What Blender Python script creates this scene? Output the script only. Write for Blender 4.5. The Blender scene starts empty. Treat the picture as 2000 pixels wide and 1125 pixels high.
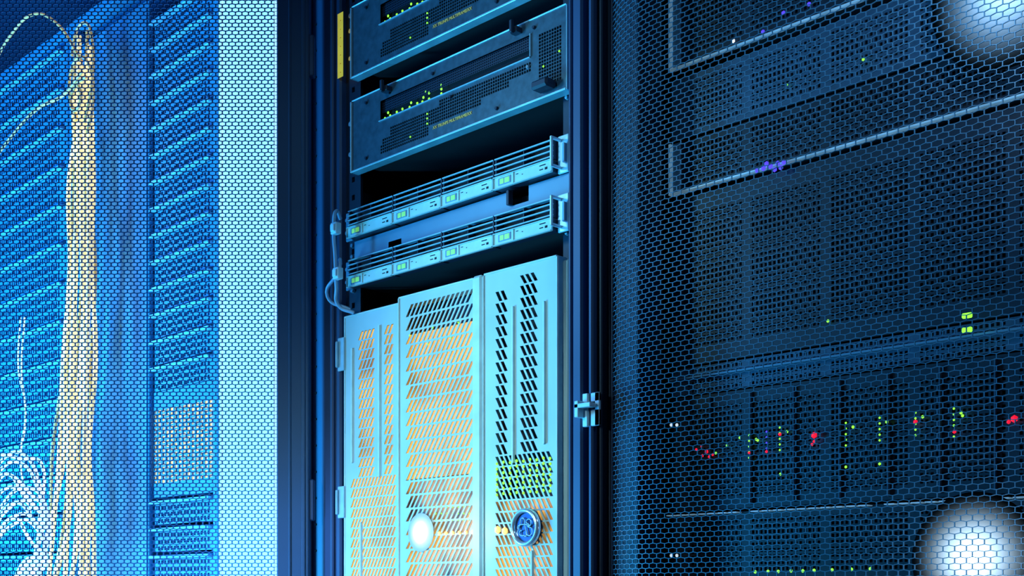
import bpy, bmesh, math, random
from mathutils import Vector
random.seed(7)
scene=bpy.context.scene
col=scene.collection
scene.view_settings.view_transform='Standard'
D0=1.25; F=2400.0; CZ=1.0; HY=1150.0
def X(px,y=0.0):
    k=(px-1000)/F; return -(D0+y)*(1-k)/(1+k)
def Z(px,py,y=0.0):
    d=.70711*((D0+y)-X(px,y)); return CZ+(HY-py)*d/F
# ---------------- materials
def mat(name,color,rough=.5,metal=0.0,emis=None,es=0.0,var=.25,scale=40,bump=.0):
    m=bpy.data.materials.new(name); m.use_nodes=True
    nt=m.node_tree; b=nt.nodes['Principled BSDF']
    tc=nt.nodes.new('ShaderNodeTexCoord'); n=nt.nodes.new('ShaderNodeTexNoise')
    n.inputs['Scale'].default_value=scale; n.inputs['Detail'].default_value=3
    nt.links.new(tc.outputs['Object'],n.inputs['Vector'])
    r=nt.nodes.new('ShaderNodeMapRange'); r.inputs['To Min'].default_value=1-var; r.inputs['To Max'].default_value=1+var
    nt.links.new(n.outputs['Fac'],r.inputs['Value'])
    mx=nt.nodes.new('ShaderNodeVectorMath'); mx.operation='SCALE'; mx.inputs[0].default_value=color
    nt.links.new(r.outputs[0],mx.inputs['Scale']); nt.links.new(mx.outputs[0],b.inputs['Base Color'])
    b.inputs['Roughness'].default_value=rough; b.inputs['Metallic'].default_value=metal
    if emis:
        b.inputs['Emission Color'].default_value=(*emis,1)
        ml=nt.nodes.new('ShaderNodeMath'); ml.operation='MULTIPLY'; ml.inputs[1].default_value=es
        nt.links.new(r.outputs[0],ml.inputs[0]); nt.links.new(ml.outputs[0],b.inputs['Emission Strength'])
    if bump:
        bp=nt.nodes.new('ShaderNodeBump'); bp.inputs['Strength'].default_value=bump; bp.inputs['Distance'].default_value=.001
        nt.links.new(n.outputs['Fac'],bp.inputs['Height']); nt.links.new(bp.outputs[0],b.inputs['Normal'])
    return m
def glowmat(name,c1,c2,s1,s2,scale,thr=.5):
    m=bpy.data.materials.new(name); m.use_nodes=True
    nt=m.node_tree; b=nt.nodes['Principled BSDF']
    tc=nt.nodes.new('ShaderNodeTexCoord'); n=nt.nodes.new('ShaderNodeTexNoise'); n.inputs['Scale'].default_value=scale
    nt.links.new(tc.outputs['Object'],n.inputs['Vector'])
    cr=nt.nodes.new('ShaderNodeValToRGB'); cr.color_ramp.elements[0].position=thr-.08; cr.color_ramp.elements[1].position=thr+.1
    cr.color_ramp.elements[0].color=(c1[0]*s1,c1[1]*s1,c1[2]*s1,1); cr.color_ramp.elements[1].color=(c2[0]*s2,c2[1]*s2,c2[2]*s2,1)
    nt.links.new(n.outputs['Fac'],cr.inputs[0]); nt.links.new(cr.outputs[0],b.inputs['Emission Color'])
    b.inputs['Emission Strength'].default_value=1; b.inputs['Base Color'].default_value=(.02,.02,.02,1)
    return m
def flaremat(name,r,core,base,powr=2.6,ecol=(.72,.88,1)):  # emission fading from the centre paints a flare and its halo
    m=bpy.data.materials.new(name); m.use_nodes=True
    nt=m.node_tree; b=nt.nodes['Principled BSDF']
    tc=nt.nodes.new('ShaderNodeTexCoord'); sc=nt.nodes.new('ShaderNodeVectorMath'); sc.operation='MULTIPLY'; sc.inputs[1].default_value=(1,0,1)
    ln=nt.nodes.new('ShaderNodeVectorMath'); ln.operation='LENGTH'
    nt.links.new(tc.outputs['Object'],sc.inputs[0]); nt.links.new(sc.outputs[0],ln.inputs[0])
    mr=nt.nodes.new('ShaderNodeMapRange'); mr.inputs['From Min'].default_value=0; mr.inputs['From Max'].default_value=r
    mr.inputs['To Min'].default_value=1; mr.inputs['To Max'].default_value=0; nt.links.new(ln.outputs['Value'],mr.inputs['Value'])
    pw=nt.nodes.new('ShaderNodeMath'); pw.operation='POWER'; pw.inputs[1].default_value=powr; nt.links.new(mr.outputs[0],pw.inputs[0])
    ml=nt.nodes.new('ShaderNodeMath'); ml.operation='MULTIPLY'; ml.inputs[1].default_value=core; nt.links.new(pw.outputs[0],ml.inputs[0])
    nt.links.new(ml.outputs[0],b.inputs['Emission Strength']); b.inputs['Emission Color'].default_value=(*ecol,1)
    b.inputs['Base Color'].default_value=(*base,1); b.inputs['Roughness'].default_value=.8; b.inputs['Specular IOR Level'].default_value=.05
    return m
M={}
M['frame']=mat('navy_frame',(.028,.062,.14),.5,.1,scale=8)
M['doorframe']=mat('deep_blue_frame',(.030,.085,.17),.6,.0,scale=5)
M['framedark']=mat('dark_frame',(.011,.020,.045),.55,.1,scale=8)
M['black']=mat('black_interior',(.004,.006,.012),.8)
M['unit']=mat('slate_plate',(.052,.10,.14),.45,.3,var=.6,scale=80,bump=.2)
M['edge']=mat('bright_edge',(.55,.78,.88),.4,.2)
M['rim']=mat('rim_highlight',(.42,.66,.76),.35,.3,var=.5,scale=25)  # edge highlight painted in as a paler rim colour
M['flange']=mat('pale_flange_glow',(.35,.56,.68),.4,.2,emis=(.3,.6,.85),es=.24,var=.85,scale=25)  # light on the flange edges is put in as faint emission
M['silver']=mat('pale_silver_plate',(.41,.57,.57),.55,.1,var=.28,scale=8)
M['slat']=mat('pale_slat',(.30,.52,.62),.5,.1)
M['tray']=mat('pale_tray',(.50,.70,.70),.6,.0)
M['shelf']=mat('blue_grey_sheet',(.15,.28,.40),.5,.2,scale=10)
M['chrome']=mat('chrome',(.75,.85,.95),.2,.7,var=.05)
M['yellow']=mat('yellow_label',(.85,.62,.05),.5,emis=(.9,.6,.04),es=.4)
M['lettering']=mat('dull_yellow_print',(.6,.5,.12),.5,emis=(.7,.55,.1),es=.18)
M['meshL']=mat('blue_wire',(.045,.17,.42),.6,.0)
M['meshR']=mat('steel_blue_wire',(.065,.155,.23),.5,.1,var=1.0,scale=5)
M['gled']=mat('green_led',(.02,.2,.02),.3,emis=(.25,1,.04),es=1.8)
M['gdim']=mat('green_display',(.2,.6,.2),.4,emis=(.3,1,.15),es=.38)
M['rled']=mat('red_led',(.2,.0,.01),.5,emis=(1,.008,.035),es=1.1)
M['bled']=mat('violet_led',(.02,.02,.2),.5,emis=(.08,.05,1),es=1.4)
M['oled']=mat('orange_led',(.9,.5,.1),.3,emis=(1,.5,.12),es=2)
M['wled']=mat('white_led',(1,1,1),.3,emis=(.9,.95,1),es=1.5)
M['cable']=mat('pale_blue_cable',(.25,.45,.65),.4)
M['ycable']=mat('cream_yellow_cable_glow',(.9,.7,.3),.5,emis=(1,.82,.36),es=.78,scale=22,var=.6)  # light on the cables painted in as emission; they are no lamps
M['ycable2']=mat('ochre_cable_glow',(.7,.5,.18),.5,emis=(.9,.60,.18),es=.28,scale=22,var=.6)  # weaker painted glow, for the darker cables and gaps of the bundle
M['wcable']=mat('white_cable_glow',(.8,.9,1),.5,emis=(.75,.9,1),es=.75,var=.5)  # brightness of the white cables also painted in as emission
M['pillar']=mat('pale_panel_glow',(.55,.8,.95),.5,emis=(.42,.82,1),es=.84,scale=3,var=.15)  # plain pale panel; strong light on it is painted as emission
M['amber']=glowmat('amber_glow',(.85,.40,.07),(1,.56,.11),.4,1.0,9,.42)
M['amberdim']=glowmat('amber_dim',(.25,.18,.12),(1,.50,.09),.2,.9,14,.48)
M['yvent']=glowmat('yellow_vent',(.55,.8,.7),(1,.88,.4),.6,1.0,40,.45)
M['wall']=mat('blue_wall',(.03,.05,.12),.8,scale=3)
M['floor']=mat('raised_floor',(.06,.08,.12),.5,scale=3)
M['lunit']=mat('blue_server_plate',(.28,.52,.66),.5,.1,scale=30,var=.6)
M['lunitdark']=mat('deep_blue_plate',(.07,.27,.45),.55,.0,scale=5,var=.4)
M['runit']=mat('dark_server_plate',(.011,.018,.034),.5,.2,scale=30,var=.5)
M['rband']=mat('dim_steel_band',(.045,.09,.15),.5,.2,scale=30,var=.5)
M['badge']=mat('badge_blue',(.07,.10,.22),.25,.6)
# ---------------- object helpers
WL={}
def reg(o,loc,parent):
    WL[o.name]=Vector(loc)
    if parent: 
        o.parent=parent; o.location=Vector(loc)-WL[parent.name]
    else: o.location=loc
    return o
def top(o,label,cat,group=None):
    o['label']=label; o['category']=cat
    if group:o['group']=group
    return o
def empty(name,loc,label=None,cat=None,parent=None,group=None):
    o=bpy.data.objects.new(name,None); o.empty_display_size=.05; col.objects.link(o); reg(o,loc,parent)
    if label: top(o,label,cat,group)
    return o
def mesh(name,verts,faces,m,parent=None,smooth=False):
    vs=[Vector(v) for v in verts]
    mn=Vector((min(v.x for v in vs),min(v.y for v in vs),min(v.z for v in vs)))
    mxx=Vector((max(v.x for v in vs),max(v.y for v in vs),max(v.z for v in vs)))
    c=(mn+mxx)/2
    me=bpy.data.meshes.new(name); me.from_pydata([tuple(v-c) for v in vs],[],faces)
    me.materials.append(M[m] if isinstance(m,str) else m)
    if smooth: me.polygons.foreach_set('use_smooth',[True]*len(me.polygons))
    me.update()
    o=bpy.data.objects.new(name,me); col.objects.link(o)
    return reg(o,c,parent)
def from_bm(name,bm,m,parent=None,smooth=False):
    bmesh.ops.recalc_face_normals(bm,faces=bm.faces)
    vs=[tuple(v.co) for v in bm.verts]; bm.verts.index_update()
    fs=[[v.index for v in f.verts] for f in bm.faces]; bm.free()
    return mesh(name,vs,fs,m,parent,smooth)
def addbox(bm,b,bev=.0008):
    x0,x1,y0,y1,z0,z1=b
    if x0>x1:x0,x1=x1,x0
    if y0>y1:y0,y1=y1,y0
    if z0>z1:z0,z1=z1,z0
    r=bmesh.ops.create_cube(bm,size=1)
    for v in r['verts']:
        v.co=Vector(((x0+x1)/2+v.co.x*(x1-x0),(y0+y1)/2+v.co.y*(y1-y0),(z0+z1)/2+v.co.z*(z1-z0)))
    if bev>0:
        es=list({e for v in r['verts'] for e in v.link_edges})
        bmesh.ops.bevel(bm,geom=es,offset=min(bev,.3*min(x1-x0,y1-y0,z1-z0)),segments=1,affect='EDGES')
def boxes(name,lst,m,parent=None,bev=.0008):
    bm=bmesh.new()
    for b in lst: addbox(bm,b,bev)
    return from_bm(name,bm,m,parent)
def disc(name,c,r,t,m,parent,seg=24,dome=False):
    bm=bmesh.new()
    bmesh.ops.create_cone(bm,cap_ends=True,segments=seg,radius1=r,radius2=r*.8,depth=t)
    for v in bm.verts:
        x,y,z=v.co; v.co=Vector((c[0]+x,c[1]-z,c[2]+y))
    return from_bm(name,bm,m,parent)
def ring(name,c,r1,r2,t,m,parent,seg=40):
    vs=[];fs=[]
    for i in range(seg):
        a=2*math.pi*i/seg; ca,sa=math.cos(a),math.sin(a)
        for r,y in ((r2,0),(r2*.97,-t),((r1+r2)/2,-t*1.4),(r1,-t),(r1,0)):
            vs.append((c[0]+r*ca,c[1]+y,c[2]+r*sa))
    for i in range(seg):
        for k in range(4):
            a=i*5+k;b=((i+1)%seg)*5+k; fs.append([a,b,b+1,a+1])
    return mesh(name,vs,fs,m,parent,True)
def ledat(c,r,m,parent,name='indicator_light'):
    bm=bmesh.new(); bmesh.ops.create_icosphere(bm,subdivisions=1,radius=r)
    for v in bm.verts: v.co=Vector((v.co.x,v.co.y*.6,v.co.z))+Vector(c)
    return from_bm(name,bm,m,parent)
def led(px,py,y,r,m,parent): return ledat((X(px,y),y,Z(px,py,y)),r,m,parent)
def tube(name,pts,r,m,parent=None,res=4):
    cu=bpy.data.curves.new(name,'CURVE'); cu.dimensions='3D'; cu.bevel_depth=r; cu.bevel_resolution=2; cu.resolution_u=res*2
    sp=cu.splines.new('BEZIER'); sp.bezier_points.add(len(pts)-1)
    for p,q in zip(sp.bezier_points,pts):
        p.co=q; p.handle_left_type=p.handle_right_type='AUTO'
    t=bpy.data.objects.new('tmp',cu); col.objects.link(t)
    dg=bpy.context.evaluated_depsgraph_get(); me=bpy.data.meshes.new_from_object(t.evaluated_get(dg))
    vs=[tuple(v.co) for v in me.vertices]; fs=[list(p.vertices) for p in me.polygons]
    bpy.data.objects.remove(t); 
    return mesh(name,vs,fs,m,parent,True)
def text(name,s,loc,size,m,parent):
    cu=bpy.data.curves.new(name,'FONT'); cu.body=s; cu.size=size; cu.extrude=.0003
    t=bpy.data.objects.new('tmp',cu); col.objects.link(t)
    dg=bpy.context.evaluated_depsgraph_get(); me=bpy.data.meshes.new_from_object(t.evaluated_get(dg))
    vs=[(loc[0]+v.co.x,loc[1]-v.co.z,loc[2]+v.co.y) for v in me.vertices]; fs=[list(p.vertices) for p in me.polygons]
    bpy.data.objects.remove(t)
    return mesh(name,vs,fs,m,parent)
def copy_thing(o,delta,parent=None):
    c=o.copy(); col.objects.link(c)
    if parent: c.parent=parent
    else: c.location=o.location+Vector(delta)
    for ch in o.children: copy_thing(ch,delta,c)
    return c
def hexsheet(name,s0,s1,z0,z1,fn,m,parent,W=.013,R=.008,wire=.17,th=.0012,sq=.65):
    vs=[];fs=[]; a=sq*R;b=(1-sq)*R
    outer=[(0,a),(-W/2,b),(-W/2,-b),(0,-a),(W/2,-b),(W/2,b)]
    wz=wire*W/R*.62
    j=0; z=z0+a
    while z+a<=z1:
        s=s0+W/2+(W/2 if j%2 else 0)
        while s+W/2<=s1+1e-6:
            n=len(vs)
            for (dx,dz) in outer: vs.append(fn(s+dx,z+dz,0))
            for (dx,dz) in outer: vs.append(fn(s+dx*(1-wire),z+dz*(1-wz),0))
            for (dx,dz) in outer: vs.append(fn(s+dx*(1-wire),z+dz*(1-wz),th))
            for k in range(6):
                k2=(k+1)%6
                fs.append([n+k,n+k2,n+6+k2,n+6+k]); fs.append([n+6+k,n+6+k2,n+12+k2,n+12+k])
            s+=W
        z+=R; j+=1
    return mesh(name,vs,fs,m,parent)
def cellplate(name,x0,x1,z0,z1,y,nx,nz,rule,m,parent,hole=.62,th=.002):
    vs=[];fs=[]; dx=(x1-x0)/nx; dz=(z1-z0)/nz
    for i in range(nx):
        for j in range(nz):
            a=x0+i*dx; b=z0+j*dz; cx=a+dx/2; cz=b+dz/2
            t=rule((i+.5)/nx,(j+.5)/nz,cx,cz)
            if t=='O': continue
            n=len(vs)
            if t=='S':
                vs+= [(a,y,b),(a+dx,y,b),(a+dx,y,b+dz),(a,y,b+dz)]; fs.append([n,n+1,n+2,n+3])
            else:
                vs+= [(a,y,b),(a+dx,y,b),(a+dx,y,b+dz),(a,y,b+dz)]
                hx=dx*hole/2;hz=dz*hole/2
                q=[(-hx,-hz),(hx,-hz),(hx,hz),(-hx,hz)]
                vs+=[(cx+u,y,cz+v) for u,v in q]+[(cx+u,y+th,cz+v) for u,v in q]
                for k in range(4):
                    k2=(k+1)%4
                    fs.append([n+k,n+k2,n+4+k2,n+4+k]); fs.append([n+4+k,n+4+k2,n+8+k2,n+8+k])
    return mesh(name,vs,fs,m,parent)
class SP:
    def __init__(s): s.v=[];s.f=[]
    def quad(s,*p):
        n=len(s.v); s.v+=p; s.f.append(list(range(n,n+len(p))))
    def band(s,xa,xb,za,zb,y,cols):
        cols=sorted(cols); x=xa
        for (c0,c1,d,rh,sh,p,op) in cols:
            if c0>x: s.quad((x,y,za),(c0,y,za),(c0,y,zb),(x,y,zb))
            s.rows(c0,c1,za,zb,y,d,rh,sh,p,op); x=c1
        if x<xb: s.quad((x,y,za),(xb,y,za),(xb,y,zb),(x,y,zb))
    def rows(s,xa,xb,za,zb,y,d,rh,sh,p,op,th=.0012):
        n=max(1,round((zb-za)/rh)); rh=(zb-za)/n
        w=xb-xa; k=max(1,round((w-sh)/p)); p=(w-sh)/k
        mp=lambda u:(xa+u) if d>0 else (xb-u)
        for r in range(n):
            z=za+r*rh; zt=z+rh
            s.quad((mp(0),y,z),(mp(sh),y,zt),(mp(0),y,zt))
            s.quad((mp(w-sh),y,z),(mp(w),y,z),(mp(w),y,zt))
            for i in range(k):
                def pt(a,b): return (mp(i*p+a*p+sh*b),z+rh*b)
                m=(1-op)/2
                o=[pt(0,0),pt(1,0),pt(1,1),pt(0,1)]; q=[pt(m,.07),pt(1-m,.07),pt(1-m,.93),pt(m,.93)]
                nn=len(s.v)
                s.v+=[(a,y,b) for a,b in o]+[(a,y,b) for a,b in q]+[(a,y+th,b) for a,b in q]
                for t in range(4):
                    t2=(t+1)%4
                    s.f.append([nn+t,nn+t2,nn+4+t2,nn+4+t]); s.f.append([nn+4+t,nn+4+t2,nn+8+t2,nn+8+t])
def capsule(name,x,z0,z1,y,w,t,m,parent):
    bm=bmesh.new(); n=8; pts=[]
    for i in range(n+1):
        a=math.pi*i/n; pts.append((x+w/2*math.cos(a),z1-w/2+w/2*math.sin(a)))
    for i in range(n+1):
        a=math.pi+math.pi*i/n; pts.append((x+w/2*math.cos(a),z0+w/2+w/2*math.sin(a)))
    f=[bm.verts.new((a,y,b)) for a,b in pts]; g=[bm.verts.new((x+(a-x)*.55,y-t,b)) for a,b in pts]
    bm.faces.new(g)
    for i in range(len(f)):
        j=(i+1)%len(f); bm.faces.new([f[i],f[j],g[j],g[i]])
    return from_bm(name,bm,m,parent)
# ================= ROOM
def struct(o): o['kind']='structure'; return o
struct(boxes('floor',[(-4.6,1.2,-3.2,1.6,-.1,0)],'floor',bev=0))
struct(boxes('ceiling',[(-4.6,1.2,-3.2,1.6,2.7,2.8)],'wall',bev=0))
struct(boxes('wall_back',[(-4.6,1.2,1.5,1.6,0,2.7)],'wall',bev=0))
struct(boxes('wall_left',[(-4.7,-4.6,-3.2,1.6,0,2.7)],'wall',bev=0))
# ================= CENTRE RACK
xl=X(603); xr=X(1196)
rack=empty('server_rack',((xl+xr)/2,.45,0),'open navy steel server rack with its perforated door swung wide','server rack')
def post(x0,x1,parent,m='frame',extra=()):
    return boxes('post',[(x0,x1,0.0,.05,0,2.25)]+list(extra),m,parent,.003)
xa=X(665); xb=X(693)
post(xl,xa,rack,'frame',[(xl,xl+.012,-.012,.001,0,2.25),(xa-.022,xa-.014,-.006,.001,0,2.25)])
zz0,zz1=.1,2.2
cellplate('mounting_rail',xa,xb,zz0,zz1,.012,3,140,lambda u,v,cx,cz:'P' if .34<u<.66 and int(v*140)%2 else 'S','framedark',rack,.6,.01)
xc=X(1113); xd=X(1176)
cellplate('mounting_rail',X(1100,.02),xc+.004,zz0,zz1,.02,3,140,lambda u,v,cx,cz:'P' if .34<u<.66 and int(v*140)%2 else 'S','framedark',rack,.6,.01)
post(xc,xd,rack,'frame',[(xc+.006,xc+.011,-.010,.001,0,2.25),(xc+.018,xc+.036,-.016,.001,0,2.25),(xc+.043,xc+.047,-.008,.001,0,2.25),(xd-.008,xd,-.02,.001,0,2.25)])
post(xd+.001,xr-.001,rack,'framedark',[(xd+.004,xd+.01,-.012,.001,0,2.25)])
boxes('side_panel',[(xl+.001,xl+.006,.05,.95,.02,2.24)],'framedark',rack)
boxes('side_panel',[(xr-.008,xr-.003,.05,.95,.02,2.24)],'framedark',rack)
boxes('rear_panel',[(xl+.006,xr-.008,.94,.955,.02,2.24)],'black',rack)
boxes('top_panel',[(xl,xr,0,.96,2.25,2.27)],'frame',rack,.003)
boxes('plinth',[(xl,xr,0,.96,.0,.06)],'framedark',rack,.003)
for k in range(22):
    z=1.02+k*.045
    disc('post_hole',(X(617),-.0005 ,z),.0022,.002,'black',rack,10)
for py in (28,58,112,240,300):
    disc('screw',(X(677),.009,Z(677,py)),.0048,.005,'chrome',rack,12)
for py in (432,455,478,500,548,566):
    disc('screw',(X(680),.009,Z(680,py)),.004,.005,'chrome',rack,12)
for py in (60,190,455,700):
    disc('screw',(X(1106,.015),.016,Z(1106,py,.015)),.003,.004,'edge',rack,10)
yl0=Z(668,153);yl1=Z(668,27)
lab=cellplate('rack_label',X(663),X(674),yl0,yl1,.008-.012,3,30,lambda u,v,a,b:'P' if .3<u<.7 and int(v*30)%4==2 else 'S','yellow',rack,.55,.001)
lab['label']='yellow punched identification strip'
lx0,lx1=X(1143,-.016),X(1174,-.016); lz0,lz1=Z(1158,833,-.016),Z(1158,768,-.016)
lat=empty('latch',((lx0+lx1)/2,-.018,(lz0+lz1)/2),parent=rack)
lat['label']='pale steel door catch'
boxes('latch_plate',[(lx0,lx0+.009,-.022,-.016,lz0,lz1),(lx0+.009,lx1,-.020,-.016,lz1-.012,lz1),(lx0+.009,lx1,-.020,-.016,lz0,lz0+.022),(lx1-.008,lx1,-.020,-.016,lz0,lz1)],'edge',lat)
boxes('latch_hook',[(lx0-.004,lx1-.004,-.034,-.022,lz0+.024,lz0+.030),(lx0-.004,lx0+.003,-.034,-.016,lz0+.012,lz0+.034)],'edge',lat)
# open door
hx=X(603,-.03); hy=-.03; dd=Vector((-.70711,-.70711,0)); nn=Vector((-.70711,.70711,0))
def dfn(s,z,t): return (hx+dd.x*s+nn.x*t, hy+dd.y*s+nn.y*t, z)
door=empty('door',(hx,hy,1.1),parent=rack); door['label']='perforated blue steel door swung open'
def dbox(name,lst,m,parent):
    bm=bmesh.new()
    for b in lst: addbox(bm,b,.002)
    for v in bm.verts: v.co=Vector(dfn(v.co.x,v.co.z,v.co.y))
    return from_bm(name,bm,m,parent)
dbox('door_frame',[(0,.054,0,.025,.08,2.22),(.006,.012,-.002,.001,.08,2.22),(.030,.034,-.002,.001,.08,2.22),(.60,.63,0,.025,.08,2.22),(.054,.60,0,.025,.08,.14),(.054,.60,0,.025,2.17,2.22)],'doorframe',door)
hexsheet('perforated_sheet',.052,.602,.14,2.17,dfn,'meshL',door,W=.0110,R=.0064,wire=.19,sq=.60)
for z in (.4,1.15,1.9):
    o=dbox('hinge',[(-.008,.002,.004,.02,z-.035,z+.035)],'frame',door)
# ================= RIGHT RACK
x0=xr+.001; x1=x0+.66
rr=empty('server_rack',((x0+x1)/2,.45,0),'dark steel server rack behind a closed honeycomb mesh door','server rack')
post(x0,x0+.045,rr,'framedark'); post(x1-.04,x1,rr,'framedark')
boxes('side_panel',[(x0,x0+.005,.05,.95,.02,2.24)],'black',rr)
boxes('side_panel',[(x1-.005,x1,.05,.95,.02,2.24)],'black',rr)
boxes('rear_panel',[(x0+.005,x1-.005,.94,.955,.02,2.24)],'black',rr)
boxes('top_panel',[(x0,x1,0,.96,2.25,2.27)],'framedark',rr,.003)
boxes('plinth',[(x0,x1,0,.96,.0,.06)],'framedark',rr,.003)
dr=empty('door',((x0+x1)/2,-.03,1.1),parent=rr); dr['label']='honeycomb mesh door with a rounded edge'
xk=X(1290,-.035)
def rfn(s,z,t):
    y=-.035
    if s<xk: 
        u=(xk-s)/(xk-x0); y+=.033*u**2.2
    return (s,y+t,z)
hexsheet('perforated_sheet',x0+.001,x1-.01,.12,2.2,rfn,'meshR',dr,W=.0125,R=.0062,wire=.080,sq=.60)
boxes('door_frame',[(x0,x1,-.035,-.003,.08,.12),(x0,x1,-.035,-.003,2.2,2.24),(x1-.012,x1,-.036,-.003,.08,2.24),(x0,x0+.003,-.004,-.001,.08,2.24)],'framedark',dr,.002)
# ================= UNITS A/B
ux0,ux1=X(692),X(1111)
def rackserver():
    z0,z1=1.688,1.802
    e=empty('rack_server',((ux0+ux1)/2,.2,z0),'slate blue rack chassis with vent grid and green lights','server',group='vented slate rack chassis')
    boxes('body',[(ux0+.022,ux1-.02,.012,.50,z0+.004,z1-.004)],'black',e)
    wx0,wx1=X(745),X(1040)
    def rule(u,v,cx,cz):
        z=cz-1
        if wx0<cx<wx1 and .752<z<.783: return 'O'
        if X(1056)<cx<X(1103) and .700<z<.778: return 'P'
        if .722<z<.743 and X(765)<cx<X(1042):
            if z>.735 and cx<X(860): return 'S'
            if z<.73 and cx>X(1000): return 'S'
            return 'P'
        if .712<z<=.722 and X(750)<cx<X(945): return 'P'
        if .699<z<=.712 and X(748)<cx<X(842): return 'P'
        return 'S'
    cellplate('front_plate',ux0,ux1,z0,z1,-.004,98,24,rule,'unit',e,.78)
    boxes('front_rim',[(ux0,ux1,-.007,.010,z0-.003,z0),(ux0-.0025,ux0,-.007,.010,z0-.003,z1),(ux1,ux1+.002,-.006,.010,z0-.003,z1),(ux0,ux1,-.006,.010,z1,z1+.002)],'rim',e,.0006)
    boxes('recess',[(wx0-.002,wx1+.002,.009,.0115,1.748,1.785)],'black',e)
    cellplate('window_grille',wx0,wx1,1.765,1.784,.001,84,5,lambda u,v,a,b:'P','framedark',e,.55,.001)
    boxes('window_rim',[(wx0,wx1,-.0065,-.003,1.7500,1.7515),(wx1,wx1+.0015,-.0065,-.003,1.7515,1.784)],'slat',e,.0003)
    boxes('top_latch',[(X(758),X(770),-.016,-.004,z1-.012,z1-.004),(X(762),X(766),-.022,-.016,z1-.014,z1+.004)],'framedark',e)
    boxes('top_latch',[(X(1010),X(1024),-.016,-.004,z1-.012,z1-.004),(X(1015),X(1020),-.022,-.016,z1-.014,z1+.004)],'framedark',e)
    boxes('pull_tab',[(X(1060),X(1092),-.026,-.004,z0+.004,z0+.016)],'framedark',e,.003)
    for px,zz in ((765,.79),(850,.789),(1036,.738),(885,.742),(1048,.79),(720,.70),(720,.79),(975,.697)):
        disc('screw',(X(px),-.006,1+zz),.0028,.003,'chrome' if px in(1036,) else 'framedark',e,10)
    for px,zz in ((752,.756),(762,.757),(775,.758),(800,.757),(803,.763),(825,.757),(827,.763),(832,.770),(838,.757),(838,.766),(862,.757),(862,.764),(862,.770),(758,.763),(786,.759),(815,.758)):
        ledat((X(px,.002),.002,1+zz),.0023,'gled',e)
    for px,zz in ((806,.706),(839,.716),(839,.724),(839,.731),(1066,.73),(1097,.742)):
        ledat((X(px),-.005,1+zz),.0016,'gled',e)
    text('lettering','XX TRUNPS MULTIFRAME/XX',(X(850),-.0048,1.7035),.0066,'lettering',e)
    return e
B=rackserver()
A=copy_thing(B,(0,0,.155))
# ================= BLADES
def blade(z0,z1):
    e=empty('disk_array',((ux0+ux1)/2,.2,z0),'slim pale blue disk array with slatted drive trays and green displays','disk array',group='slim disk arrays')
    boxes('body',[(ux0+.012,ux1-.012,.004,.45,z0+.002,z1-.002)],'black',e)
    eds=[X(690),X(779),X(874),X(976),X(1092)]
    H=z1-z0
    for i in range(4):
        a,b=eds[i]+.0012,eds[i+1]-.0012
        m=empty('drive_tray',((a+b)/2,-.01,z0),parent=e)
        sl=[]
        for k in range(4):
            zz=z0+H*(.46+.16*k); sl.append((a,b,-.0125,-.0095,zz,zz+H*.038))
        boxes('slat',sl,'slat',m,.0004)
        for q0,q1 in ((a,a+.003),(b-.003,b),((a+b)/2-.001,(a+b)/2+.001)):
            boxes('slat_support',[(q0,q1,-.0105,.004,z0+H*.40,z1-H*.03)],'framedark',m,.0004)
        zt=z0+H*.38; w=b-a; f=-.014
        boxes('tray_front',[(a,b,f,f+.003,z0,zt),(a,b,f-.002,f+.001,z0,z0+.0012),(a,b,f-.002,f+.001,zt-.0012,zt),(a,a+.001,f-.002,f+.001,z0,zt),(a+w*.36,a+w*.365,f-.0015,f+.001,z0,zt)],'tray',m,.0004)
        boxes('tray_box',[(a+.001,b-.001,f+.003,.004,z0+.001,zt-.001)],'framedark',m,.0004)
        boxes('display_bezel',[(a+w*.09,a+w*.31,f-.0008,f+.0005,z0+H*.09,z0+H*.31)],'shelf',m,.0003)
        boxes('display',[(a+w*.12,a+w*.19,f-.0012,f,z0+H*.12,z0+H*.28),(a+w*.205,a+w*.29,f-.0012,f,z0+H*.12,z0+H*.28)],'gdim',m,.0003)
        for q in ((.5,.52,.2,.22),(.80,.9,.26,.29),(.80,.86,.14,.17),(.89,.93,.12,.19),(.40,.44,.26,.28)):
            boxes('caption_mark',[(a+w*q[0],a+w*q[1],f-.0006,f+.0005,z0+H*q[2],z0+H*q[3])],'black',m,.0002)
    xh=X(1093); 
    boxes('handle',[(xh,xh+.020,-.004,.0,z0-.002,z1+.003),(xh+.004,xh+.008,-.022,-.004,z1-.006,z1-.002),(xh+.004,xh+.008,-.022,-.004,z0+.003,z0+.007),(xh+.004,xh+.008,-.025,-.021,z0+.003,z1-.002),(xh+.013,xh+.018,-.010,-.003,z0+.01,z1-.01)],'edge',e,.001)
    boxes('mounting_ear',[(ux0-.018,ux0,-.004,.0,z0,z1)],'shelf',e,.001)
    for q in (.25,.7): disc('screw',(ux0-.009,-.007,z0+H*q),.0042,.005,'chrome',e,12)
    return e
b1=blade(1.575,1.622)
b2=copy_thing(b1,(0,0,-.081))
sx0,sx1=X(690),X(1112)
def shr(u,v,cx,cz):
    if X(996)<cx<X(1032) and cz<1.575 and cz>1.553: return 'O'
    if X(755)<cx<X(782) and cz<1.556: return 'O'
    return 'S'
sh=empty('blanking_panel',((sx0+sx1)/2,.02,1.541),'blue-grey sheet metal blanking panel between two disk arrays','blanking panel')
cellplate('panel',sx0,sx1,1.541,1.5735,.0025,60,9,shr,'shelf',sh)
boxes('folded_edge',[(sx0,sx1,-.004,.003,1.5415,1.543)],'slat',sh,.0004)
boxes('bracket',[(X(994),X(999),-.006,.0025,1.552,1.573),(X(1000),X(1030),.02,.03,1.556,1.568)],'framedark',sh,.0004)
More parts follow.
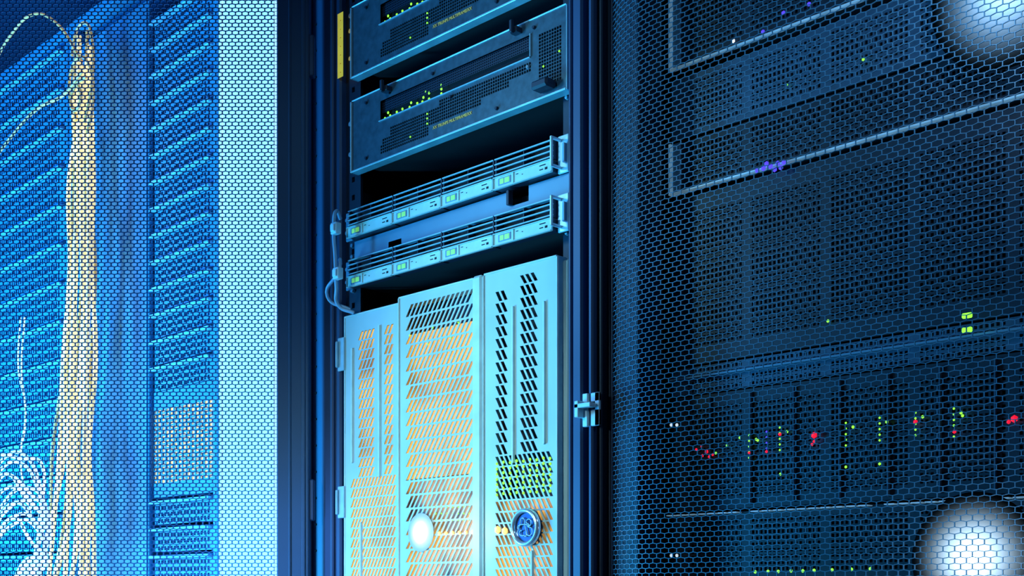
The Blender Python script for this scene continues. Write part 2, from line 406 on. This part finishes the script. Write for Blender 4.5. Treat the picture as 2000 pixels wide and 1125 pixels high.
# ================= CABINET (storage server)
cz0,cz1=.62,1.457
ca0,ca1=X(674),X(1097)
e=empty('storage_server',((ca0+ca1)/2,.2,cz0),'large silver server with slanted vent slots, amber glow and round badge','server')
CAB=e
boxes('body',[(ca0+.006,X(1108),.035,.55,cz0,cz1-.006)],'framedark',e,.002)
boxes('side_cheek',[(ca1-.001,X(1110),.0,.035,cz0,cz1-.003)],'silver',e,.002)
boxes('side_cheek',[(ca0-.001,ca0+.004,.004,.035,cz0,cz1-.004)],'silver',e,.002)
boxes('top_rim',[(ca0,ca1,-.0,.035,cz1-.006,cz1-.003)],'silver',e,.001)
yL,yM,yR=.0,-.008,-.010
xm0,xm1=X(787),X(932); xq=X(955)
nar=(.0165,.0095,.0090,.62)
mid=(.0215,.0150,.0104,.62)
s=SP()
s.band(ca0,xm0-.0005,Z(730,930),Z(730,640),yL,[(X(698),X(734),1)+nar,(X(748),X(771),1)+nar])
s.band(ca0,xm0-.0005,Z(730,640),cz1-.004,yL,[])
s.band(ca0,xm0-.0005,cz0+.1,Z(730,930),yL,[(X(683),X(776),1)+nar])
s.band(ca0,xm0-.0005,cz0,cz0+.1,yL,[])
mesh('slotted_panel',s.v,s.f,'silver',e)
boxes('panel_edge',[(ca0-.002,ca0+.001,yL-.001,.01,cz0,cz1-.004),(ca0,xm0,yL-.0015,.005,cz1-.007,cz1-.004),(xm0-.0025,xm0-.0005,yL-.002,.003,cz0,cz1-.004)],'tray',e,.0005)
s=SP()
s.band(xm0,xm1,cz0+.1,Z(860,578,-.008),yM,[(X(790,yM),X(929,yM),1)+mid])
s.band(xm0,xm1,Z(860,578,-.008),cz1+.001,yM,[])
s.band(xm0,xm1,cz0,cz0+.1,yM,[])
mesh('slotted_panel',s.v,s.f,'silver',e)
boxes('panel_edge',[(xm0-.001,xm1,yM-.001,.01,cz1-.001,cz1+.002),(xm0-.001,xm0+.0015,yM-.002,.01,cz0,cz1)],'tray',e,.0006)
boxes('raised_spine',[(xm1,xq-.003,yM-.005,.03,cz0,cz1+.003)],'tray',e,.004)
s=SP()
zs=Z(1020,885,yR)
s.band(xq,ca1,zs,Z(980,566,yR),yR,[(X(965,yR),X(994,yR),-1)+nar,(X(1013,yR),X(1053,yR),-1)+nar])
s.band(xq,ca1,Z(980,566,yR),cz1-.012,yR,[(X(1013,yR),X(1053,yR),-1)+nar])
s.band(xq,ca1,cz1-.012,cz1+.001,yR,[])
s.band(xq,ca1,cz0+.1,zs,yR,[(X(965,yR),X(1083,yR),-1)+nar])
s.band(xq,ca1,cz0,cz0+.1,yR,[])
mesh('slotted_panel',s.v,s.f,'silver',e)
boxes('panel_edge',[(ca1-.001,ca1+.002,yR-.001,.012,cz0,cz1+.001),(xq,ca1,yR-.001,.012,cz1,cz1+.003),(xq-.001,xq+.001,yR-.002,.01,cz0,cz1)],'tray',e,.0006)
for px,pa,pb,y in ((742,635,932,yL),(689,680,905,yL),(1003,598,905,yR),(1064,588,868,yR),(1040,1075,1200,yR),(706,1020,1200,yL)):
    capsule('raised_rib',X(px,y),Z(px,pb,y),Z(px,pa,y),y,.0055,.003,'tray',e)
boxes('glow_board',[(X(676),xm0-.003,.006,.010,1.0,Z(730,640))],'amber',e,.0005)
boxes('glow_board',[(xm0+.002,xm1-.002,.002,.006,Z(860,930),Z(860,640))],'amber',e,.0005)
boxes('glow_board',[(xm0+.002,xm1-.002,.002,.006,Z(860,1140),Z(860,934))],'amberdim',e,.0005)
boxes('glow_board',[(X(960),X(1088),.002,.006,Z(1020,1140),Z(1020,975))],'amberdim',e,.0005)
for j in range(7):
    for i in range(9):
        px=973+i*13; ledat((X(px,-.0075),-.0105,Z(1020,903,0)-j*.0075+.0015*(i%2)),.0024,'gled',e)
for px,py in ((800,655),(845,640),(895,630),(835,672),(880,660)):
    led(px,py,-.009,.0016,'gled',e)
for j in range(3):
    for i in range(8):
        led(840+i*11,990+j*13,-.008,.0013,'gled',e)
for i in range(7): led(858+i*13,1042-i*.5,-.0105,.0034,'oled',e)
led(972,1035,-.011,.0060,'oled',e); led(986,1037,-.011,.0060,'oled',e)
for pa,pb in ((660,725),(950,1012)):
    boxes('side_tab',[(X(662),ca0+.001,-.003,.0,Z(668,pb),Z(668,pa)),(X(662),X(665),-.008,-.003,Z(668,pb)+.006,Z(668,pa)-.006)],'slat',e,.001)
bc=(X(1031,-.012),-.0105,Z(1031,1030,-.012)); bd=empty('badge',bc,parent=e); bd['label']='round chrome badge with dark blue centre'
disc('badge_disc',(bc[0],bc[1]-.003,bc[2]),.026,.006,'badge',bd,40)
ring('badge_ring',(bc[0],bc[1]-.004,bc[2]),.0205,.0275,.005,'chrome',bd)
by=bc[1]-.008
def loop(cx,cz,rx,rz,a0,a1,n=7):
    return [(bc[0]+cx+rx*math.cos(math.radians(a0+(a1-a0)*i/n)),by,bc[2]+cz+rz*math.sin(math.radians(a0+(a1-a0)*i/n))) for i in range(n+1)]
tube('badge_emblem',[(bc[0]-.014,by,bc[2]-.008),(bc[0]-.009,by,bc[2]+.004),(bc[0]-.004,by,bc[2]+.013),(bc[0]+.001,by,bc[2]+.002),(bc[0]+.002,by,bc[2]-.013)]+loop(-.004,-.008,.006,.004,-60,-260,4),.0008,'slat',bd,6)
tube('badge_emblem',loop(-.002,.0,.012,.004,200,20,5)+loop(.008,.006,.005,.005,160,-110,5)+loop(.009,-.006,.006,.006,100,-170,6),.0008,'slat',bd,6)
# added discs for light flares, radial glow painted in the material
def flare(px,py,y,r,label,core,base,flat=.1,powr=2.6,ecol=(.72,.88,1)):
    c=(X(px,y),y,Z(px,py,y)); l=empty('flare_disc',c,label,'flare')
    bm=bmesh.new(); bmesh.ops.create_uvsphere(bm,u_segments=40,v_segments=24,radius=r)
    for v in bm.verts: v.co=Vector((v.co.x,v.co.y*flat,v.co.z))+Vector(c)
    from_bm('lens',bm,flaremat('flare_glow',r,core,base,powr,ecol),l,True)  # glowing face of the added flare disc
    disc('flare_backing',(c[0],y+r*flat+.002,c[2]),r*.4,.004,'framedark',l,20)  # backing piece made up to go with the flare disc
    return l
flare(822,1040,-.0105,.030,'added glow disc for a round white lamp on the silver slotted panel',4,(.40,.5,.5),.06,2.2,(1,.97,.93))
# cable loops
cb=tube('patch_cable',[(X(684),-.02,Z(684,432)),(X(662,-.03),-.035,Z(660,432)),(X(652,-.04),-.04,Z(652,470)),(X(655,-.04),-.04,Z(655,525)),(X(662,-.03),-.035,Z(662,575)),(X(680),-.02,Z(680,600)),(X(696),-.004,Z(696,612))],.0032,'cable')
top(cb,'pale blue patch cable looping beside the disk arrays','cable')
cb=tube('patch_cable',[(X(684),-.02,Z(684,520)),(X(664,-.03),-.03,Z(664,522)),(X(657,-.04),-.034,Z(657,545)),(X(668),-.03,Z(668,585)),(X(690),-.006,Z(690,606))],.0028,'cable')
top(cb,'short pale patch cable bending down to the silver server','cable')
for px,py in ((655,445),(659,533)):
    o=boxes('cable_clip',[(X(px-6,-.045),X(px+5,-.045),-.049,-.038,Z(px,py+12,-.045),Z(px,py-10,-.045)),(X(px-4,-.045),X(px+3,-.045),-.052,-.049,Z(px,py+8,-.045),Z(px,py-6,-.045))],'edge',None,.001)
    top(o,'small pale plastic clip around a patch cable','cable clip',group='cable clips')
# ================= RIGHT RACK UNITS (behind mesh)
yy=.06
rx0=X(1312,yy)
rx1=x1-.045
def runit(za,zb,label,band='runit',flange=True,fh=.0024,bays=0):
    e=empty('rack_server',((rx0+rx1)/2,.3,za),label,'server',group='servers behind the mesh door')
    boxes('body',[(rx0,rx1,yy+.004,.6,za+.002,zb-.002)],'black',e)
    def rule(u,v,a,b):
        return 'P' if (.12<v<.88 and .04<u<.96 and int(u*90)%18>1) else 'S'
    cellplate('front_plate',rx0,rx1,za,zb,yy,90,max(4,int((zb-za)/.0075)),rule,band,e,.6)
    if flange:
        boxes('front_flange',[(rx0,rx1,yy-.008,yy,za,za+fh),(rx0,rx0+.004,yy-.008,yy,za+fh,zb)],'flange',e,.0008)
        boxes('side_flange',[(rx0+.0045,rx0+.016,yy-.004,yy,za+fh+.001,zb)],'shelf',e,.0008)
    if bays:
        w=(rx1-rx0)/bays
        for i in range(1,bays):
            boxes('drive_divider',[(rx0+i*w,rx0+i*w+.002,yy-.004,yy,za+.004,zb-.004)],'rband',e,.0004)
    return e
Zr=lambda px,py:Z(px,py,yy)
z_a=Zr(1320,140); z_b=Zr(1312,385); z_b1=Zr(1312,285)
r1=runit(z_a,z_a+.13,'dark server with a bright folded flange behind mesh')
runit(z_b1+.004,z_a-.012,'dim steel server face behind the mesh door','rband',False)
r2=runit(z_b,z_b1,'dark server with pale L-shaped flange and violet light')
for dx,dy in ((0,0),(14,-6),(-14,4),(26,-8),(8,6),(-26,8),(20,2),(-8,-5)): led(1505+dx,325+dy,yy-.012,.0034,'bled',r2)
for px,py in ((1490,62),(1432,80),(1530,25),(1580,8)): 
    led(px,py,yy-.005,.0028,'bled' if px!=1432 else 'wled',r1)
led(1686,116,yy-.005,.002,'gled',r1); led(1537,165,yy-.005,.0016,'gled',r1)
r3=runit(Zr(1312,720),z_b-.006,'tall dark blank-faced server behind mesh','runit',False)
r4=runit(Zr(1312,775),Zr(1312,724),'steel banded unit with two bright green lights','rband',False)
boxes('trim_line',[(rx0,rx1,yy-.008,yy,Zr(1312,747),Zr(1312,743))],'shelf',r4,.0004)
for py in (617,645):
    o=boxes('display',[(X(1881,yy-.03),X(1900,yy-.03),yy-.034,yy-.03,Z(1890,py+5,yy-.03),Z(1890,py-5,yy-.03))],'gled',r4,.001)
led(1617,627,yy-.004,.002,'gled',r4)
r5=runit(Zr(1312,1000),Zr(1312,780),'disk enclosure with rows of red and green lights','runit',False,bays=9)
for px,py,h,m in ((1463,872,5,'gled'),(1497,865,4,'bled'),(1523,857,5,'gled'),(1652,848,5,'gled'),(1718,838,5,'gled'),(1788,828,5,'gled'),(1863,820,6,'gled')):
    for k in range(h): led(px,py-22+k*11,yy-.006,.0014,m,r5)
    if px!=1497: led(px+14,py-14,yy-.006,.0020,'gled',r5)
for px,py,r in ((1590,850,.0042),(1586,868,.002),(1380,882,.0028),(1392,888,.002),(1360,878,.002),(1370,872,.0016),(1788,824,.0028),(1864,843,.0024),(1981,818,.0042),(1970,824,.0024),(1463,884,.002),(1523,848,.0024),(1497,882,.002),(1372,890,.002),(1385,892,.002),(1590,862,.002)):
    led(px,py,yy-.006,r,'rled',r5)
for px,py in ((1445,855),(1480,860),(1524,926),(1652,912),(1718,906),(1420,870),(1398,885),(1880,812)): led(px,py,yy-.006,.0018,'gled',r5)
r6=runit(Zr(1312,1130),Zr(1312,1006),'dark server with dashed bright trim and green lights','runit',False)
for i in range(36):
    if i%11!=7: boxes('dashed_trim',[(rx0+i*.0165,rx0+i*.0165+.0125,yy-.012,yy,Zr(1312,1009),Zr(1312,1007))],'flange',r6,.0003)
r7=runit(.80,Zr(1312,1134),'dark low server under the enclosure','runit',False)
for px,py in ((1475,1117),(1500,1116),(1545,1115),(1568,1115),(1590,1114),(1625,1113),(1663,1112),(1700,1111),(1520,1116)): led(px,py,yy-.02,.0022,'gled',r6)
for py in (830,1085):
    for px in (1311,1322): led(px,py,yy-.02,.0025,'wcable',r5)
flare(1902,1090,.012,.070,'added glow disc for a round white lamp behind the mesh door',5,(.0,.0,.0),.05,2.6,(.5,.75,1))
flare(1972,-28,.012,.085,'added glow disc for a round white lamp behind the mesh door',4,(.0,.0,.0),.05,2.4,(.30,.60,1))
# ================= PILLAR
p0,p1=X(428),X(541)
pl=boxes('pale_column',[(p0,p1,.0,.12,0,2.25),(p0+.004,p0+.012,-.004,.001,0,2.25),(p1-.012,p1-.004,-.004,.001,0,2.25)],'pillar',None,.003)  # pale column, no light source; its glow sits in the material
top(pl,'tall pale panel column standing between racks, its brightness painted in as glow','column')
# ================= LEFT RACKS
def lrack(xa,xb,label):
    r=empty('server_rack',((xa+xb)/2,.45,0),label,'server rack')
    boxes('post',[(xa,xa+.03,0,.05,0,2.25)],'lunitdark',r,.003); boxes('post',[(xb-.02,xb,0,.05,0,2.25)],'lunitdark',r,.003)
    boxes('side_panel',[(xa,xa+.005,.05,.95,.02,2.24)],'lunitdark',r); boxes('side_panel',[(xb-.005,xb,.05,.95,.02,2.24)],'lunitdark',r)
    boxes('rear_panel',[(xa+.005,xb-.005,.94,.955,.02,2.24)],'black',r)
    boxes('top_panel',[(xa,xb,0,.96,2.25,2.27)],'lunitdark',r); boxes('plinth',[(xa,xb,0,.96,0,.06)],'lunitdark',r)
    return r
la,lb=-2.66,p0-.004
lrack(la,lb,'blue-lit server rack filled with slim servers')
lrack(la-.66,la-.004,'blue-lit server rack crossed by cables')
def lunit(xa,xb,za,h,label,vent='lunit'):
    e=empty('rack_server',((xa+xb)/2,.2,za),label,'server',group='slim servers in blue light')
    boxes('body',[(xa+.002,xb-.002,.012,.5,za+.003,za+h-.003)],'lunitdark',e)
    nx=int((xb-xa)/.012)
    cellplate('front_plate',xa,xb,za+.0,za+h-.012,.004,nx,3,lambda u,v,a,b:'P' if .05<u<.95 else 'S','lunitdark',e,.6)
    boxes('lip',[(xa,xb,-.009,.004,za+h-.011,za+h-.005)],vent,e,.001)
    return e
mxx=X(298)
base=lunit(mxx,lb-.021,1.40,.052,'slim server with pale projecting lip in blue light')
for k in range(1,14):
    if 1.40+.054*k<2.18: copy_thing(base,(0,0,.054*k))
ys=empty('storage_module',((mxx+lb)/2,.2,1.19),'wide module with glowing pale yellow vent grid','server')
boxes('body',[(mxx,lb-.021,.012,.5,1.185,1.398)],'lunitdark',ys)
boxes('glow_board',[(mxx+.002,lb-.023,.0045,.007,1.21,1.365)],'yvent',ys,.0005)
cellplate('vent_grid',mxx,lb-.021,1.185,1.398,.002,14,24,lambda u,v,a,b:'P' if 1.21<b<1.365 else 'S','lunitdark',ys,.66,.001)
for z in (1.02,1.075,1.13): copy_thing(base,(0,0,z-1.40))
sp=boxes('filler_panel',[(la+.032,mxx-.002,-.006,.004,.7,2.2),(la+.05,la+.054,-.009,-.005,.72,2.18),(mxx-.012,mxx-.008,-.009,-.005,.72,2.18)],'lunitdark',None,.002)
top(sp,'smooth blue filler panel beside slim servers','filler panel')
xb2=la-.03; xa2=la-.62
base2=lunit(xa2,xb2,1.0,.085,'slim server with pale projecting lip in blue light')
for k in range(1,14): copy_thing(base2,(0,0,.088*k))
# cables
def P3(px,py,y): return (X(px,y),y,Z(px,py,y))
rnd=random.Random(5)
def down(p): return (p[0],p[1],.004)
for i in range(14):
    t=i/13; y=-.05-.022*(i%3)
    j=lambda a=8:rnd.uniform(-a,a)
    topy=[180,110,150,95,190,70,130,100,160,60,120,200,140,90][i]
    last=P3(64+116*t+j(20),1200,y)
    pts=[P3(150+20*t+j(),topy,y+.01),P3(142+38*t+j(),230,y),P3(137+47*t+j(),360,y),P3(133+51*t+j(6),520,y),P3(122+60*t+j(6),700,y),P3(110+72*t+j(8),880,y),P3(98+84*t+j(12),1010,y),last,down(last)]
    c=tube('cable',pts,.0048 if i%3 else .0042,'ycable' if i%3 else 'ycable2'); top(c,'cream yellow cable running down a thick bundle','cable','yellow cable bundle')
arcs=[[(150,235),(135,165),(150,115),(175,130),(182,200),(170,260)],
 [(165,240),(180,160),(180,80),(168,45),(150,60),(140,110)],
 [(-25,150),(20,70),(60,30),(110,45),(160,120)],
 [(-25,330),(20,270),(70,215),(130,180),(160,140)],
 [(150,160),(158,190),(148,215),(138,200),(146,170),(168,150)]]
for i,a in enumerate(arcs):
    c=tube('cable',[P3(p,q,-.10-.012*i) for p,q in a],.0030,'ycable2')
    top(c,'thin yellow cable curving off the bundle','cable','thin yellow cables')
for i in range(12):
    y=-.13-.010*(i%9)
    a=rnd.uniform(-20,25); b=rnd.uniform(-16,16)
    last=P3(30+a*2,1230,y)
    c=tube('cable',[P3(-25,895+i*20+b,y),P3(25+a,885+i*13-b,y),P3(66+a,925+i*11+b,y),P3(88-a*.6,1010+i*8,y),P3(52+a,1120-b,y),last,down(last)],.0036,'wcable')
    top(c,'white cable tangled at the foot of the bundle','cable','white cable tangle')
for i in range(2):
    y=-.10-.01*i
    c=tube('cable',[P3(40+8*i,620,y),P3(36+6*i,720,y),P3(50,800+20*i,y),P3(40,900,y),P3(60,1000,y)],.0020,'wcable')
    top(c,'thin white cable hanging loosely','cable','white cable tangle')
# ================= LIGHTS
def light(t,name,loc,target,energy,color,size=.5,spot=60,blend=.6):
    l=bpy.data.lights.new(name,t); l.energy=energy; l.color=color
    if t=='AREA': l.size=size
    if t=='SPOT': l.spot_size=math.radians(spot); l.spot_blend=blend; l.shadow_soft_size=size
    if t=='POINT': l.shadow_soft_size=size
    o=bpy.data.objects.new(name,l); col.objects.link(o); o.location=loc
    if target is not None:
        o.rotation_euler=(Vector(target)-Vector(loc)).to_track_quat('-Z','Y').to_euler()
    return o
light('SPOT','key_light',(-1.45,-1.9,1.75),(-1.43,0,1.12),108,(.62,.94,1),.10,26,.9)
light('SPOT','upper_light',(-1.0,-1.7,2.3),(-1.38,0,1.72),38,(.34,.74,1),.12,28,1)
light('AREA','blue_light',(-3.3,-1.3,1.25),(-2.6,0,1.2),68,(.0,.27,1),.8)
light('AREA','azure_light',(-3.0,-1.1,.65),(-2.4,0,.95),85,(.06,.60,1),.5)
light('SPOT','door_wash',(-1.2,-1.9,1.1),(-1.98,-.25,1.25),40,(.03,.40,1),.2,30,1)
light('SPOT','low_blue_light',(-1.95,-1.4,.75),(-1.72,0,.98),190,(.16,.45,1),.1,21,1)
light('SPOT','mesh_light',(-1.75,-.9,1.75),(-1.12,0,1.60),24,(.3,.75,1),.1,42,1)
light('POINT','cabinet_flare_halo',(X(822,-.08),-.075,Z(822,1040,-.08)),None,.24,(1,.97,.93),.01)  # added point light, spreads the flare halo over the slotted panel
light('POINT','door_flare_halo',(X(1902,-.06),-.095,Z(1902,1090,-.06)),None,.22,(.6,.8,1),.01)  # bare point light added to whiten the wires round the lower flare
light('POINT','door_flare_halo',(X(1962,-.08),-.16,Z(1972,-20,-.08)),None,1.5,(.42,.70,1),.01)  # second added point light, halo on the wires near the top flare
w=bpy.data.worlds.new('World'); scene.world=w; w.use_nodes=True
w.node_tree.nodes['Background'].inputs[0].default_value=(.03,.12,.35,1); w.node_tree.nodes['Background'].inputs[1].default_value=.03
cam=bpy.data.cameras.new('Camera'); cam.sensor_width=36; cam.lens=43.2; cam.shift_y=.29375; cam.clip_start=.01
co=bpy.data.objects.new('Camera',cam); col.objects.link(co); co.location=(0,-D0,CZ); co.rotation_euler=(math.radians(90),0,math.radians(45))
scene.camera=co
